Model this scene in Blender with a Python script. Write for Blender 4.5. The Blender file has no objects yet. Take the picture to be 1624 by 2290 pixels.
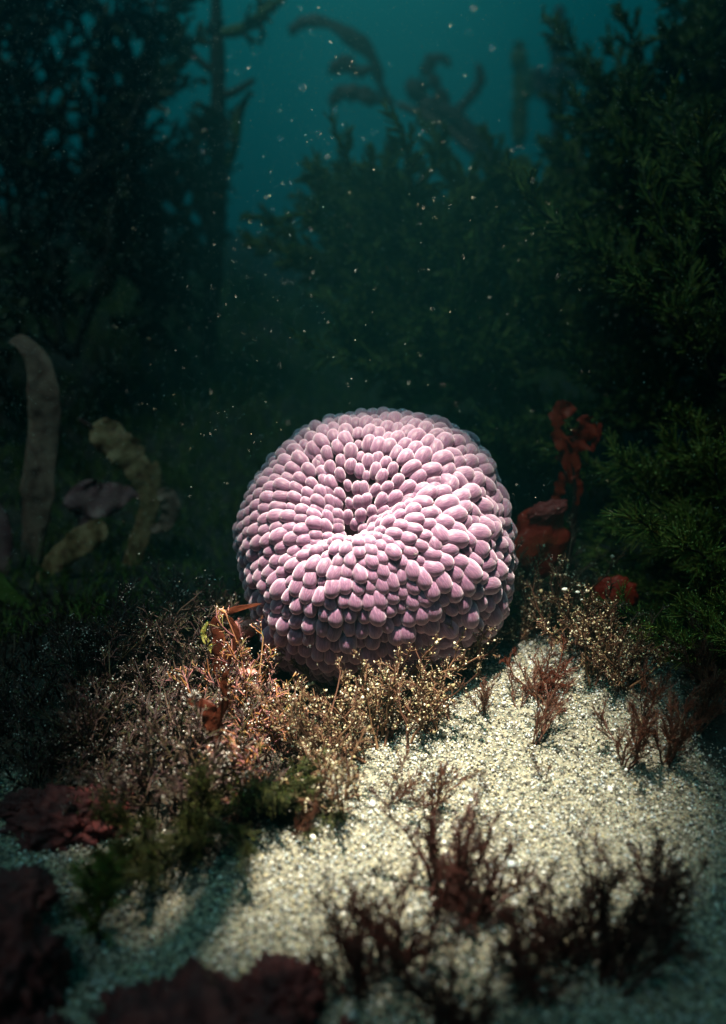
import bpy, math, random
import numpy as np
from mathutils import Vector, Matrix, noise as mnoise

# ------------------------------------------------------------------ camera
sc = bpy.context.scene
C = sc.collection
R = math.radians
CAMZ, PITCH, FPX, CX, CY = 0.21, R(15), 1797.0, 812.0, 1145.0
cam_d = bpy.data.cameras.new('camera'); cam = bpy.data.objects.new('camera', cam_d); C.objects.link(cam)
cam.location = (0, 0, CAMZ); cam.rotation_euler = (math.pi/2 - PITCH, 0, 0)
cam_d.sensor_fit = 'VERTICAL'; cam_d.sensor_height = 24; cam_d.lens = 12/(CY/FPX)
cam_d.clip_start = 0.005; cam_d.clip_end = 100
cam_d.dof.use_dof = True; cam_d.dof.focus_distance = 0.40; cam_d.dof.aperture_fstop = 3.2
sc.camera = cam
FWD = np.array([0, math.cos(PITCH), -math.sin(PITCH)]); UP = np.array([0, math.sin(PITCH), math.cos(PITCH)])
RT = np.array([1., 0, 0]); CAM = np.array([0, 0, CAMZ])

# ------------------------------------------------------------------ world: light that has come down through green water
w = bpy.data.worlds.new('World'); sc.world = w; w.use_nodes = True
nt = w.node_tree; nt.nodes.clear()
tc = nt.nodes.new('ShaderNodeTexCoord'); sep = nt.nodes.new('ShaderNodeSeparateXYZ')
rmp = nt.nodes.new('ShaderNodeValToRGB'); bg = nt.nodes.new('ShaderNodeBackground'); wo = nt.nodes.new('ShaderNodeOutputWorld')
mr = nt.nodes.new('ShaderNodeMapRange'); mr.inputs[1].default_value = -1; mr.inputs[2].default_value = 1
nt.links.new(tc.outputs['Generated'], sep.inputs[0]); nt.links.new(sep.outputs[2], mr.inputs[0])
nt.links.new(mr.outputs[0], rmp.inputs[0])
cr = rmp.color_ramp
cr.elements[0].position = 0.0; cr.elements[0].color = (0.0005, 0.004, 0.005, 1)
cr.elements[1].position = 1.0; cr.elements[1].color = (0.03, 0.34, 0.40, 1)
for p_, c_ in ((0.40, (0.0005, 0.010, 0.014, 1)), (0.48, (0.0006, 0.030, 0.040, 1)), (0.56, (0.0008, 0.072, 0.085, 1)), (0.68, (0.001, 0.135, 0.140, 1))):
    e = cr.elements.new(p_); e.color = c_
dot = nt.nodes.new('ShaderNodeVectorMath'); dot.operation = 'DOT_PRODUCT'
dot.inputs[1].default_value = (-0.10, 0.92, 0.38)
nt.links.new(tc.outputs['Generated'], dot.inputs[0])
mg = nt.nodes.new('ShaderNodeMapRange'); mg.inputs[1].default_value = 0.80; mg.inputs[2].default_value = 1.0
mg.inputs[3].default_value = 0.34; mg.inputs[4].default_value = 1.25
nt.links.new(dot.outputs['Value'], mg.inputs[0])
nt.links.new(rmp.outputs[0], bg.inputs[0]); nt.links.new(mg.outputs[0], bg.inputs[1]); nt.links.new(bg.outputs[0], wo.inputs[0])

# ------------------------------------------------------------------ sun: weak daylight filtered by the water
sl = bpy.data.lights.new('sun', 'SUN'); so = bpy.data.objects.new('sun', sl); C.objects.link(so)
sl.energy = 1.05; sl.angle = R(12); sl.color = (0.58, 0.80, 0.74)
so.rotation_euler = (R(24), R(-14), 0)

# the diver's hand torch whose beam lights the animal and the sand
tl = bpy.data.lights.new('dive_torch', 'SPOT'); to = bpy.data.objects.new('dive_torch', tl); C.objects.link(to)
tl.energy = 124; tl.color = (1.0, 0.91, 0.71); tl.spot_size = R(27.5); tl.spot_blend = 1.0; tl.shadow_soft_size = 0.005
T_POS = Vector((-0.005, 0.27, 0.64)); T_AIM = Vector((0.010, 0.340, 0.0))
to.location = T_POS; to.rotation_euler = (T_AIM - T_POS).to_track_quat('-Z', 'Y').to_euler()

sc.view_settings.view_transform = 'Standard'; sc.view_settings.look = 'None'
sc.view_settings.exposure = 0; sc.view_settings.gamma = 1; sc.view_settings.use_curve_mapping = False
cy = sc.cycles
cy.use_denoising = True; cy.max_bounces = 6; cy.diffuse_bounces = 3; cy.glossy_bounces = 2
cy.transmission_bounces = 3; cy.volume_bounces = 0; cy.transparent_max_bounces = 4
cy.use_adaptive_sampling = True; cy.adaptive_threshold = 0.02

# ------------------------------------------------------------------ helpers
def ray(px, py):
    d = FWD + (px-CX)/FPX*RT - (py-CY)/FPX*UP
    return d/np.linalg.norm(d)
def at(px, py, y):
    d = ray(px, py); return CAM + d*(y/d[1])
def proj(p):
    q = np.asarray(p) - CAM
    z = q@FWD; z = np.where(z > 1e-4, z, 1e-4)
    return CX + (q@RT)/z*FPX, CY - (q@UP)/z*FPX, z
def pxr(n, y):            # the length that spans n photo pixels at depth y
    return n*y/FPX

def vnoise(x, y, seed=0):  # smooth value noise, vectorised
    xi = np.floor(x).astype(np.int64); yi = np.floor(y).astype(np.int64); fx = x-xi; fy = y-yi
    def h(a, b):
        n = (a*374761393 + b*668265263 + seed*974634777) & 0x7fffffff
        n = ((n ^ (n >> 13))*1274126177) & 0x7fffffff
        return ((n ^ (n >> 16)) & 0xffff)/65535.0
    sx = fx*fx*(3-2*fx); sy = fy*fy*(3-2*fy)
    return (h(xi, yi)*(1-sx)+h(xi+1, yi)*sx)*(1-sy) + (h(xi, yi+1)*(1-sx)+h(xi+1, yi+1)*sx)*sy
def fbm(x, y, o=4, seed=0):
    s = 0; a = 0.5
    for k in range(o):
        s = s + a*(vnoise(x*2**k, y*2**k, seed+k)-0.5); a *= 0.5
    return s
def gz(x, y):             # height of the sea bed
    x = np.asarray(x, float); y = np.asarray(y, float)
    z = 0.010*fbm(x*9, y*9, 3, 3) + 0.0055*fbm(x*70, y*70, 4, 9)
    z = z + 0.020*np.exp(-((x-0.12)/0.08)**2-((y-0.40)/0.06)**2)
    z = z + 0.020*np.exp(-((x+0.14)/0.07)**2-((y-0.42)/0.10)**2)
    z = z - 0.014*np.exp(-((x+0.035)/0.035)**2-((y-0.385)/0.03)**2)
    z = z + 0.020*np.clip((x-0.16)/0.1, 0, 1)
    far = np.clip((y-0.62)/1.2, 0, 6)
    z = z + far*0.05 + far*0.25*(fbm(x*2.2, y*2.2, 4, 21)+0.08)
    sidef = np.clip((np.abs(x+0.02)-0.30)/0.5, 0, 1.5)*np.clip((y-0.3)/0.4, 0, 1)
    return z + sidef*0.16*(0.6+vnoise(x*4, y*4, 5))
def ground(px, py):
    d = ray(px, py); t = 0.1
    while t < 6:
        p = CAM + d*t
        if p[2] <= gz(p[0], p[1]): return p
        t += 0.002
    return CAM + d*3

def tag(o, label=None, cat=None, group=None, kind=None):
    if label: o['label'] = label
    if cat: o['category'] = cat
    if group: o['group'] = group
    if kind: o['kind'] = kind
    return o

def mesh_np(name, V, F, mat, smooth=True, uv=None):
    """V (n,3); F a list of int arrays, all faces of one array having the same size"""
    me = bpy.data.meshes.new(name)
    me.vertices.add(len(V)); me.vertices.foreach_set('co', np.ascontiguousarray(V, dtype=np.float32).ravel())
    F = [f for f in F if len(f)]
    li = np.concatenate([f.ravel() for f in F]).astype(np.int32)
    sizes = np.concatenate([np.full(len(f), f.shape[1]) for f in F])
    starts = np.concatenate([[0], np.cumsum(sizes)[:-1]]).astype(np.int32)
    me.loops.add(len(li)); me.loops.foreach_set('vertex_index', li)
    me.polygons.add(len(sizes)); me.polygons.foreach_set('loop_start', starts)
    me.update(calc_edges=True)
    if smooth: me.polygons.foreach_set('use_smooth', np.ones(len(sizes), bool))
    if uv is not None:
        l = me.uv_layers.new(name='UVMap'); l.data.foreach_set('uv', np.ascontiguousarray(uv[li], dtype=np.float32).ravel())
    me.materials.append(mat); me.validate(); return me
def link(name, me, parent=None):
    o = bpy.data.objects.new(name, me); C.objects.link(o)
    if parent: o.parent = parent
    return o

class Geo:
    def __init__(s): s.V = []; s.F3 = []; s.F4 = []; s.n = 0
    def add(s, V, F3=None, F4=None):
        s.V.append(V)
        if F3 is not None: s.F3.append(F3+s.n)
        if F4 is not None: s.F4.append(F4+s.n)
        s.n += len(V); return s
    def strands(s, P, Rr, sides=3, flat=1.0, ref=None, rng=None, ripple=0.0):
        """tubes along N polylines of K points, closed to a point at the end; flat < 1 makes blades"""
        N, K, _ = P.shape
        Rr = np.broadcast_to(Rr, (N, K))
        T = np.gradient(P, axis=1); T /= np.linalg.norm(T, axis=2, keepdims=True)+1e-12
        if ref is None:
            ref = (rng or np.random.default_rng(1)).normal(size=(N, 1, 3))
        ref = np.broadcast_to(np.asarray(ref, float).reshape(-1, 1, 3), (N, K, 3))
        U = np.cross(T, ref); U /= np.linalg.norm(U, axis=2, keepdims=True)+1e-12
        W = np.cross(T, U)
        a = np.arange(sides)/sides*2*np.pi
        V = P[:, :, None, :] + Rr[:, :, None, None]*(np.cos(a)[None, None, :, None]*U[:, :, None, :] + flat*np.sin(a)[None, None, :, None]*W[:, :, None, :])
        if ripple:
            ph = np.linspace(0, 1, K)[None, :, None, None]
            V = V + W[:, :, None, :]*ripple*Rr[:, :, None, None]*np.cos(a)[None, None, :, None]**2*np.sin(ph*23+3*np.cos(a)[None, None, :, None])
        V = V.reshape(-1, 3)
        n, k, q = np.meshgrid(np.arange(N), np.arange(K-1), np.arange(sides), indexing='ij')
        b = (n*K+k)*sides; q2 = (q+1) % sides
        F = np.stack([b+q, b+q2, b+sides+q2, b+sides+q], -1).reshape(-1, 4)
        s.add(V, None, F)
        return s
    def blobs(s, P, r, rng, squash=(0.6, 1.2)):
        """small irregular octahedra"""
        base = np.array([[1, 0, 0], [-1, 0, 0], [0, 1, 0], [0, -1, 0], [0, 0, 1], [0, 0, -1]], float)
        f = np.array([[0, 2, 4], [2, 1, 4], [1, 3, 4], [3, 0, 4], [2, 0, 5], [1, 2, 5], [3, 1, 5], [0, 3, 5]])
        N = len(P); q = rng.normal(size=(N, 3, 3)); Q, _ = np.linalg.qr(q)
        S = rng.uniform(squash[0], squash[1], size=(N, 1, 3))
        V = (base[None]*S*rng.uniform(0.75, 1.25, size=(N, 6, 1)))@Q*np.asarray(r).reshape(-1, 1, 1) + P[:, None, :]
        F = (f[None]+np.arange(N)[:, None, None]*6).reshape(-1, 3)
        return s.add(V.reshape(-1, 3), F)
    def mesh(s, name, mat, smooth=True):
        F = []
        if s.F3: F.append(np.concatenate(s.F3))
        if s.F4: F.append(np.concatenate(s.F4))
        return mesh_np(name, np.concatenate(s.V), F, mat, smooth)

def mains(rng, n, L, spread, K=7, lift=0.3, wob=0.15, base=0.0):
    az = rng.uniform(0, 2*np.pi, n); el = rng.uniform(0, 1, n)**0.6*spread
    d = np.stack([np.cos(az)*np.sin(el), np.sin(az)*np.sin(el), np.cos(el)], 1)
    ln = L*rng.uniform(0.65, 1.1, n)
    t = np.linspace(0, 1, K)
    P = d[:, None, :]*t[None, :, None]*ln[:, None, None]
    P = P + rng.normal(size=(n, 1, 3))*wob*(t**2)[None, :, None]*ln[:, None, None]
    P = P + rng.normal(size=(n, K, 3))*0.018*L*(t > 0)[None, :, None]
    P[:, :, 2] += lift*(t**2)[None, :]*ln[:, None]*0.5
    P[:, :, :2] += rng.normal(size=(n, 1, 2))*base
    return P
def grow(rng, P, per, L, ang, K=4, t0=0.12, t1=1.0, lift=0.0, curl=0.15, taper=0.5, planar=None):
    N, Kp, _ = P.shape
    idx = np.repeat(np.arange(N), per); M = len(idx)
    t = t0 + (t1-t0)*((np.tile(np.arange(per), N)+rng.uniform(0, 1, M))/per)
    f = np.clip(t, 0, 0.999)*(Kp-1); i = f.astype(int); fr = (f-i)[:, None]
    b = P[idx, i]*(1-fr)+P[idx, i+1]*fr
    T = P[idx, i+1]-P[idx, i]; T /= np.linalg.norm(T, axis=1, keepdims=True)+1e-12
    if planar is not None:
        q = np.cross(T, np.broadcast_to(np.asarray(planar, float), T.shape))*rng.choice([-1, 1], M)[:, None]+rng.normal(size=(M, 3))*0.25
    else: q = rng.normal(size=(M, 3))
    q -= (q*T).sum(1, keepdims=True)*T; q /= np.linalg.norm(q, axis=1, keepdims=True)+1e-12
    an = ang*rng.uniform(0.7, 1.25, M)[:, None]
    d = np.cos(an)*T+np.sin(an)*q
    ln = (L*(1-taper*t)*rng.uniform(0.6, 1.2, M))[:, None, None]
    s = np.linspace(0, 1, K)[None, :, None]
    bend = rng.normal(size=(M, 1, 3))*curl + np.array([0, 0, lift])[None, None]
    return b[:, None, :] + d[:, None, :]*ln*s + bend*ln*s*s
def tap(K, r0, r1): return np.linspace(r0, r1, K)[None, :]

# ------------------------------------------------------------------ materials
def mat(name, cols, rough=0.6, scale=60, bump=0.0, bscale=300, sss=0.0, sheen=0.0, trans=0.0, island=False, spec=0.4, coat=0.0, detail=4):
    """cols: two or more base colours mixed by noise (or one shade per loose piece when island)"""
    m = bpy.data.materials.new(name); m.use_nodes = True; n = m.node_tree; n.nodes.clear()
    out = n.nodes.new('ShaderNodeOutputMaterial'); b = n.nodes.new('ShaderNodeBsdfPrincipled')
    b.inputs['Roughness'].default_value = rough; b.inputs['Specular IOR Level'].default_value = spec
    ramp = n.nodes.new('ShaderNodeValToRGB'); k = len(cols)
    while len(ramp.color_ramp.elements) < k: ramp.color_ramp.elements.new(0.5)
    for j, c in enumerate(cols):
        ramp.color_ramp.elements[j].position = (0.30+0.40*j/(k-1)) if not island else j/(k-1)
        ramp.color_ramp.elements[j].color = (*c, 1)
    tcn = n.nodes.new('ShaderNodeTexCoord')
    ns = n.nodes.new('ShaderNodeTexNoise'); ns.inputs['Scale'].default_value = scale; ns.inputs['Detail'].default_value = detail
    n.links.new(tcn.outputs['Object'], ns.inputs['Vector'])
    if island:
        g = n.nodes.new('ShaderNodeNewGeometry'); n.links.new(g.outputs['Random Per Island'], ramp.inputs[0])
    else: n.links.new(ns.outputs[0], ramp.inputs[0])
    n.links.new(ramp.outputs[0], b.inputs['Base Color'])
    if sss:
        b.inputs['Subsurface Weight'].default_value = sss; b.inputs['Subsurface Radius'].default_value = (1, 0.6, 0.6)
        b.inputs['Subsurface Scale'].default_value = 0.002
    if sheen:
        b.inputs['Sheen Weight'].default_value = sheen; b.inputs['Sheen Roughness'].default_value = 0.35
        b.inputs['Sheen Tint'].default_value = (1, 0.85, 0.9, 1)
    if coat: b.inputs['Coat Weight'].default_value = coat; b.inputs['Coat Roughness'].default_value = 0.2
    if bump:
        bn = n.nodes.new('ShaderNodeTexNoise'); bn.inputs['Scale'].default_value = bscale; bn.inputs['Detail'].default_value = 5
        bp = n.nodes.new('ShaderNodeBump'); bp.inputs['Strength'].default_value = bump; bp.inputs['Distance'].default_value = 0.002
        n.links.new(tcn.outputs['Object'], bn.inputs['Vector'])
        n.links.new(bn.outputs[0], bp.inputs['Height']); n.links.new(bp.outputs[0], b.inputs['Normal'])
    sh = b.outputs[0]
    if trans:
        tr = n.nodes.new('ShaderNodeBsdfTranslucent'); mx = n.nodes.new('ShaderNodeMixShader'); mx.inputs[0].default_value = trans
        n.links.new(ramp.outputs[0], tr.inputs[0]); n.links.new(b.outputs[0], mx.inputs[1]); n.links.new(tr.outputs[0], mx.inputs[2]); sh = mx.outputs[0]
    n.links.new(sh, out.inputs[0]); return m

M = dict(
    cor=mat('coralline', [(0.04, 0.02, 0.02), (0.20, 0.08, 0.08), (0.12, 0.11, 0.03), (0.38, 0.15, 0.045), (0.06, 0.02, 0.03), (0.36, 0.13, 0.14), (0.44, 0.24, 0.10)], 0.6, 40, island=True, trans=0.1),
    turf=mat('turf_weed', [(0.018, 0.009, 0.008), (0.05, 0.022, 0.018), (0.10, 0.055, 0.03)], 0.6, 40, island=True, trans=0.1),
    cord=mat('shaded_coralline', [(0.015, 0.008, 0.010), (0.07, 0.028, 0.034), (0.045, 0.05, 0.016), (0.03, 0.012, 0.016), (0.15, 0.085, 0.075), (0.10, 0.07, 0.03)], 0.6, 40, island=True, trans=0.1),  # coralline colours darkened, so the mound's unlit side has its shade painted in
    dol=mat('dark_olive', [(0.010, 0.014, 0.005), (0.035, 0.042, 0.010), (0.07, 0.07, 0.016)], 0.6, 14, island=True, trans=0.2),
    cortip=mat('coralline_tips', [(0.62, 0.55, 0.50), (0.85, 0.80, 0.78)], 0.5, 80),
    brown=mat('brown_tuft', [(0.05, 0.022, 0.016), (0.13, 0.055, 0.035), (0.24, 0.14, 0.07)], 0.6, 50, island=True, trans=0.2),
    grit=mat('caught_grit', [(0.14, 0.10, 0.05), (0.40, 0.33, 0.18), (0.68, 0.62, 0.50)], 0.7, 50, island=True),
    red=mat('red_weed', [(0.05, 0.014, 0.010), (0.11, 0.038, 0.026), (0.19, 0.085, 0.045)], 0.5, 50, island=True, trans=0.25),
    dred=mat('dark_red_weed', [(0.030, 0.008, 0.007), (0.085, 0.022, 0.016)], 0.6, 50, island=True, trans=0.15),
    green=mat('green_weed', [(0.06, 0.085, 0.014), (0.19, 0.23, 0.03), (0.34, 0.32, 0.06)], 0.5, 30, island=True, trans=0.25),
    gtip=mat('green_tips', [(0.42, 0.46, 0.10), (0.75, 0.75, 0.28)], 0.5, 30, island=True, trans=0.3),
    olive=mat('olive_weed', [(0.02, 0.034, 0.008), (0.09, 0.13, 0.02), (0.22, 0.25, 0.04)], 0.6, 14, island=True, trans=0.2),
    stem=mat('dark_stem', [(0.018, 0.013, 0.008), (0.04, 0.028, 0.016)], 0.6, 40),
    kelp=mat('kelp_blade', [(0.03, 0.016, 0.012), (0.08, 0.035, 0.025)], 0.45, 12, trans=0.2, bump=0.3, bscale=60),
    kstem=mat('kelp_stem', [(0.14, 0.065, 0.05), (0.20, 0.10, 0.07)], 0.5, 20),
    strap=mat('grey_blade', [(0.13, 0.05, 0.04), (0.33, 0.17, 0.13), (0.46, 0.26, 0.19)], 0.55, 90, bump=0.7, bscale=120, trans=0.1, detail=7),
    strap2=mat('tan_blade', [(0.16, 0.05, 0.03), (0.36, 0.19, 0.09), (0.48, 0.29, 0.16)], 0.55, 150, bump=0.9, bscale=180, trans=0.1, detail=7),
    strap3=mat('purple_blade', [(0.14, 0.04, 0.05), (0.26, 0.10, 0.11), (0.40, 0.22, 0.20)], 0.55, 70, bump=0.5, bscale=120, trans=0.1, detail=7),
    crust=mat('crusted_rock', [(0.020, 0.002, 0.004), (0.065, 0.007, 0.009), (0.15, 0.025, 0.022)], 0.75, 130, bump=1.0, bscale=260, detail=8),
    sponge=mat('red_sponge', [(0.34, 0.015, 0.006), (0.60, 0.035, 0.014), (0.50, 0.07, 0.02)], 0.5, 40, bump=0.8, bscale=220, sss=0.2, detail=7),
    spongetop=mat('pink_crust', [(0.38, 0.025, 0.022), (0.50, 0.085, 0.075)], 0.6, 60, bump=0.9, bscale=220, detail=7),
    orange=mat('orange_frill', [(0.42, 0.018, 0.006), (0.58, 0.05, 0.012)], 0.45, 50, bump=0.6, bscale=180, trans=0.3, detail=6),
    leaf=mat('yellow_leaf', [(0.42, 0.36, 0.05), (0.62, 0.58, 0.20)], 0.4, 120, bump=0.5, bscale=260, trans=0.35),
    rblade=mat('brown_blade', [(0.10, 0.022, 0.014), (0.20, 0.055, 0.028)], 0.35, 60, trans=0.45, bump=0.3),
    shell=mat('tan_shell', [(0.30, 0.16, 0.08), (0.50, 0.33, 0.20)], 0.5, 90, bump=0.8, bscale=200, detail=7),
    white=mat('white_shell', [(0.78, 0.76, 0.68), (0.86, 0.84, 0.80)], 0.35, 90),
    black=mat('black_wood', [(0.008, 0.008, 0.010), (0.02, 0.018, 0.018)], 0.5, 60, bump=0.5),
    pebble=mat('pink_pebble', [(0.42, 0.14, 0.14), (0.55, 0.24, 0.22)], 0.5, 200, bump=0.3),
    snow=mat('drifting_specks', [(0.85, 0.85, 0.55), (0.9, 0.9, 0.85), (0.75, 0.9, 0.9)], 0.4, 50, island=True, spec=0.8),
)
# anemone bubbles: mauve skin with fine pale lines running along each bubble
def skin_mat():
    m = bpy.data.materials.new('bubble_skin'); m.use_nodes = True; n = m.node_tree; b = n.nodes['Principled BSDF']
    uv = n.nodes.new('ShaderNodeUVMap'); mp = n.nodes.new('ShaderNodeMapping'); mp.inputs['Scale'].default_value = (22, 3.2, 1)
    g = n.nodes.new('ShaderNodeNewGeometry')
    cb = n.nodes.new('ShaderNodeCombineXYZ'); ml = n.nodes.new('ShaderNodeMath'); ml.operation = 'MULTIPLY'; ml.inputs[1].default_value = 91
    n.links.new(g.outputs['Random Per Island'], ml.inputs[0]); n.links.new(ml.outputs[0], cb.inputs[2]); n.links.new(cb.outputs[0], mp.inputs['Location'])
    n.links.new(uv.outputs[0], mp.inputs[0])
    ns = n.nodes.new('ShaderNodeTexNoise'); ns.inputs['Scale'].default_value = 1.0; ns.inputs['Detail'].default_value = 3; ns.inputs['Distortion'].default_value = 0.8
    n.links.new(mp.outputs[0], ns.inputs[0])
    rp = n.nodes.new('ShaderNodeValToRGB'); e = rp.color_ramp.elements
    e[0].position = 0.40; e[0].color = (0.130, 0.058, 0.110, 1); e[1].position = 0.66; e[1].color = (0.245, 0.127, 0.200, 1)
    n.links.new(ns.outputs[0], rp.inputs[0])
    hs = n.nodes.new('ShaderNodeHueSaturation'); mr2 = n.nodes.new('ShaderNodeMapRange'); mr2.inputs[3].default_value = 0.82; mr2.inputs[4].default_value = 1.15
    n.links.new(g.outputs['Random Per Island'], mr2.inputs[0]); n.links.new(mr2.outputs[0], hs.inputs['Value']); n.links.new(rp.outputs[0], hs.inputs['Color'])
    n.links.new(hs.outputs[0], b.inputs['Base Color'])
    bp = n.nodes.new('ShaderNodeBump'); bp.inputs['Strength'].default_value = 0.25; bp.inputs['Distance'].default_value = 0.0006
    n.links.new(ns.outputs[0], bp.inputs['Height']); n.links.new(bp.outputs[0], b.inputs['Normal'])
    b.inputs['Roughness'].default_value = 0.45; b.inputs['Specular IOR Level'].default_value = 0.25
    b.inputs['Subsurface Weight'].default_value = 0.5; b.inputs['Subsurface Radius'].default_value = (1, 0.55, 0.7); b.inputs['Subsurface Scale'].default_value = 0.0025
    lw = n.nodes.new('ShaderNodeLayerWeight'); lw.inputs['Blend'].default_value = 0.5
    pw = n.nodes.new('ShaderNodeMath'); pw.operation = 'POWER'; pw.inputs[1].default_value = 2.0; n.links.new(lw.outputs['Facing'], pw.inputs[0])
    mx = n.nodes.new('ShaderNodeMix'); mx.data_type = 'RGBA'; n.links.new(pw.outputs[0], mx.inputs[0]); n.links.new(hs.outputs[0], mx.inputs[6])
    mx.inputs[7].default_value = (0.80, 0.58, 0.72, 1); n.links.new(mx.outputs[2], b.inputs['Base Color'])  # paler edges put into the base colour, imitating light scattered through thin skin
    b.inputs['Sheen Weight'].default_value = 0.5; b.inputs['Sheen Roughness'].default_value = 0.35; b.inputs['Sheen Tint'].default_value = (1, 0.85, 0.95, 1)
    return m
M['skin'] = skin_mat()
M['body'] = mat('column_skin', [(0.06, 0.025, 0.038), (0.10, 0.045, 0.065)], 0.6, 80, bump=0.4)

def sand_mat():
    m = bpy.data.materials.new('shell_sand'); m.use_nodes = True; n = m.node_tree; b = n.nodes['Principled BSDF']
    b.inputs['Roughness'].default_value = 0.8
    t = n.nodes.new('ShaderNodeTexCoord')
    v = n.nodes.new('ShaderNodeTexVoronoi'); v.inputs['Scale'].default_value = 620
    n.links.new(t.outputs['Object'], v.inputs['Vector'])
    rp = n.nodes.new('ShaderNodeValToRGB'); e = rp.color_ramp.elements
    e[0].position = 0; e[0].color = (0.03, 0.028, 0.022, 1); e[1].position = 1; e[1].color = (0.26, 0.24, 0.18, 1)
    sx = n.nodes.new('ShaderNodeSeparateColor'); n.links.new(v.outputs['Color'], sx.inputs[0]); n.links.new(sx.outputs[0], rp.inputs[0])
    at_ = n.nodes.new('ShaderNodeAttribute'); at_.attribute_name = 'turf'
    ns = n.nodes.new('ShaderNodeTexNoise'); ns.inputs['Scale'].default_value = 25; ns.inputs['Detail'].default_value = 6
    n.links.new(t.outputs['Object'], ns.inputs['Vector'])
    r2 = n.nodes.new('ShaderNodeValToRGB'); e = r2.color_ramp.elements
    e[0].position = 0.35; e[0].color = (0.012, 0.012, 0.008, 1); e[1].position = 0.7; e[1].color = (0.055, 0.035, 0.022, 1)
    n.links.new(ns.outputs[0], r2.inputs[0])
    mx = n.nodes.new('ShaderNodeMix'); mx.data_type = 'RGBA'
    n.links.new(at_.outputs['Fac'], mx.inputs[0]); n.links.new(rp.outputs[0], mx.inputs[6]); n.links.new(r2.outputs[0], mx.inputs[7])
    n.links.new(mx.outputs[2], b.inputs['Base Color'])
    bp = n.nodes.new('ShaderNodeBump'); bp.inputs['Strength'].default_value = 0.8; bp.inputs['Distance'].default_value = 0.0015
    n.links.new(v.outputs['Distance'], bp.inputs['Height']); bp.invert = True; n.links.new(bp.outputs[0], b.inputs['Normal'])
    return m
M['sand'] = sand_mat()
M['grain'] = mat('shell_grit', [(0.02, 0.018, 0.016), (0.06, 0.055, 0.05), (0.16, 0.15, 0.13), (0.38, 0.32, 0.19), (0.40, 0.39, 0.34), (0.26, 0.31, 0.36), (0.46, 0.45, 0.42), (0.72, 0.71, 0.69)], 0.5, 50, island=True, spec=0.5)

# ------------------------------------------------------------------ ground
# the bare sand, as the outline it has on the sea bed (photo points cast on to the ground)
SAND_PX = np.array([(560, 1870), (640, 1810), (705, 1740), (720, 1655), (800, 1640), (930, 1560), (1030, 1480), (1100, 1425), (1180, 1420), (1300, 1470), (1420, 1520), (1500, 1560), (1560, 1700),
                    (1700, 1800), (2100, 1900), (2400, 3200), (-500, 3200), (-300, 2300), (-200, 1700), (30, 1740), (120, 1860), (240, 1880), (330, 1860), (430, 1940)], float)
def in_poly(x, y, poly):
    c = np.zeros(np.shape(x), bool); n = len(poly); j = n-1
    for i in range(n):
        xi, yi = poly[i]; xj, yj = poly[j]
        c ^= ((yi > y) != (yj > y)) & (x < (xj-xi)*(y-yi)/(yj-yi+1e-12)+xi); j = i
    return c
SAND_W = []
for (a, b_) in SAND_PX:
    d = ray(a, max(b_, 1300)); t = CAMZ/-d[2]; p = CAM+d*t
    SAND_W.append((p[0], p[1]))
SAND_W = np.array(SAND_W)

def grid_ground():
    xs = np.unique(np.concatenate([np.linspace(-0.5, 0.5, 260), np.linspace(-1.6, 1.6, 90), np.linspace(-3.4, 3.4, 40)]))
    ys = np.unique(np.concatenate([np.linspace(0.02, 0.75, 190), np.linspace(-0.6, 2.6, 90), np.linspace(-1.4, 5.4, 40)]))
    X, Y = np.meshgrid(xs, ys, indexing='ij'); Z = gz(X, Y)
    V = np.stack([X, Y, Z], -1).reshape(-1, 3); nx, ny = X.shape
    i, j = np.meshgrid(np.arange(nx-1), np.arange(ny-1), indexing='ij'); a = i*ny+j
    F = np.stack([a, a+ny, a+ny+1, a+1], -1).reshape(-1, 4)
    me = mesh_np('ground', V, [F], M['sand'])
    turf = np.where(in_poly(V[:, 0]+0.02*fbm(V[:, 0]*40, V[:, 1]*40, 3, 2), V[:, 1]+0.02*fbm(V[:, 0]*40, V[:, 1]*40, 3, 7), SAND_W), 0.0, 1.0)
    at_ = me.attributes.new('turf', 'FLOAT', 'POINT'); at_.data.foreach_set('value', turf.astype(np.float32))
    return tag(link('ground', me), 'pale shell sand sea bed turning to dark weedy bottom behind', kind='structure')
grid_ground()

def grains():
    rng = np.random.default_rng(4)
    n = 360000
    x = rng.uniform(-0.34, 0.40, n); y = rng.uniform(0.06, 0.62, n)
    p = np.stack([x, y, gz(x, y)], 1); px, py, _ = proj(p)
    k = in_poly(x+rng.normal(size=n)*0.006, y+rng.normal(size=n)*0.006, SAND_W) & (px > -80) & (px < 1720) & (py < 2400)
    p = p[k]; n = len(p)
    p = p[:165000]; n = len(p)
    r = 0.00034+0.00062*rng.random(n)**2.6
    r[rng.random(n) < 0.012] *= 2.0
    p[:, 2] += rng.random(n)**2*0.0017
    g = Geo(); g.blobs(p, r, rng, (0.35, 1.35))
    return tag(link('shell_grit', g.mesh('shell_grit', M['grain'], False)), 'loose pale shell grit covering the sunlit sand', 'sand', kind='stuff')
grains()

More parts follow.
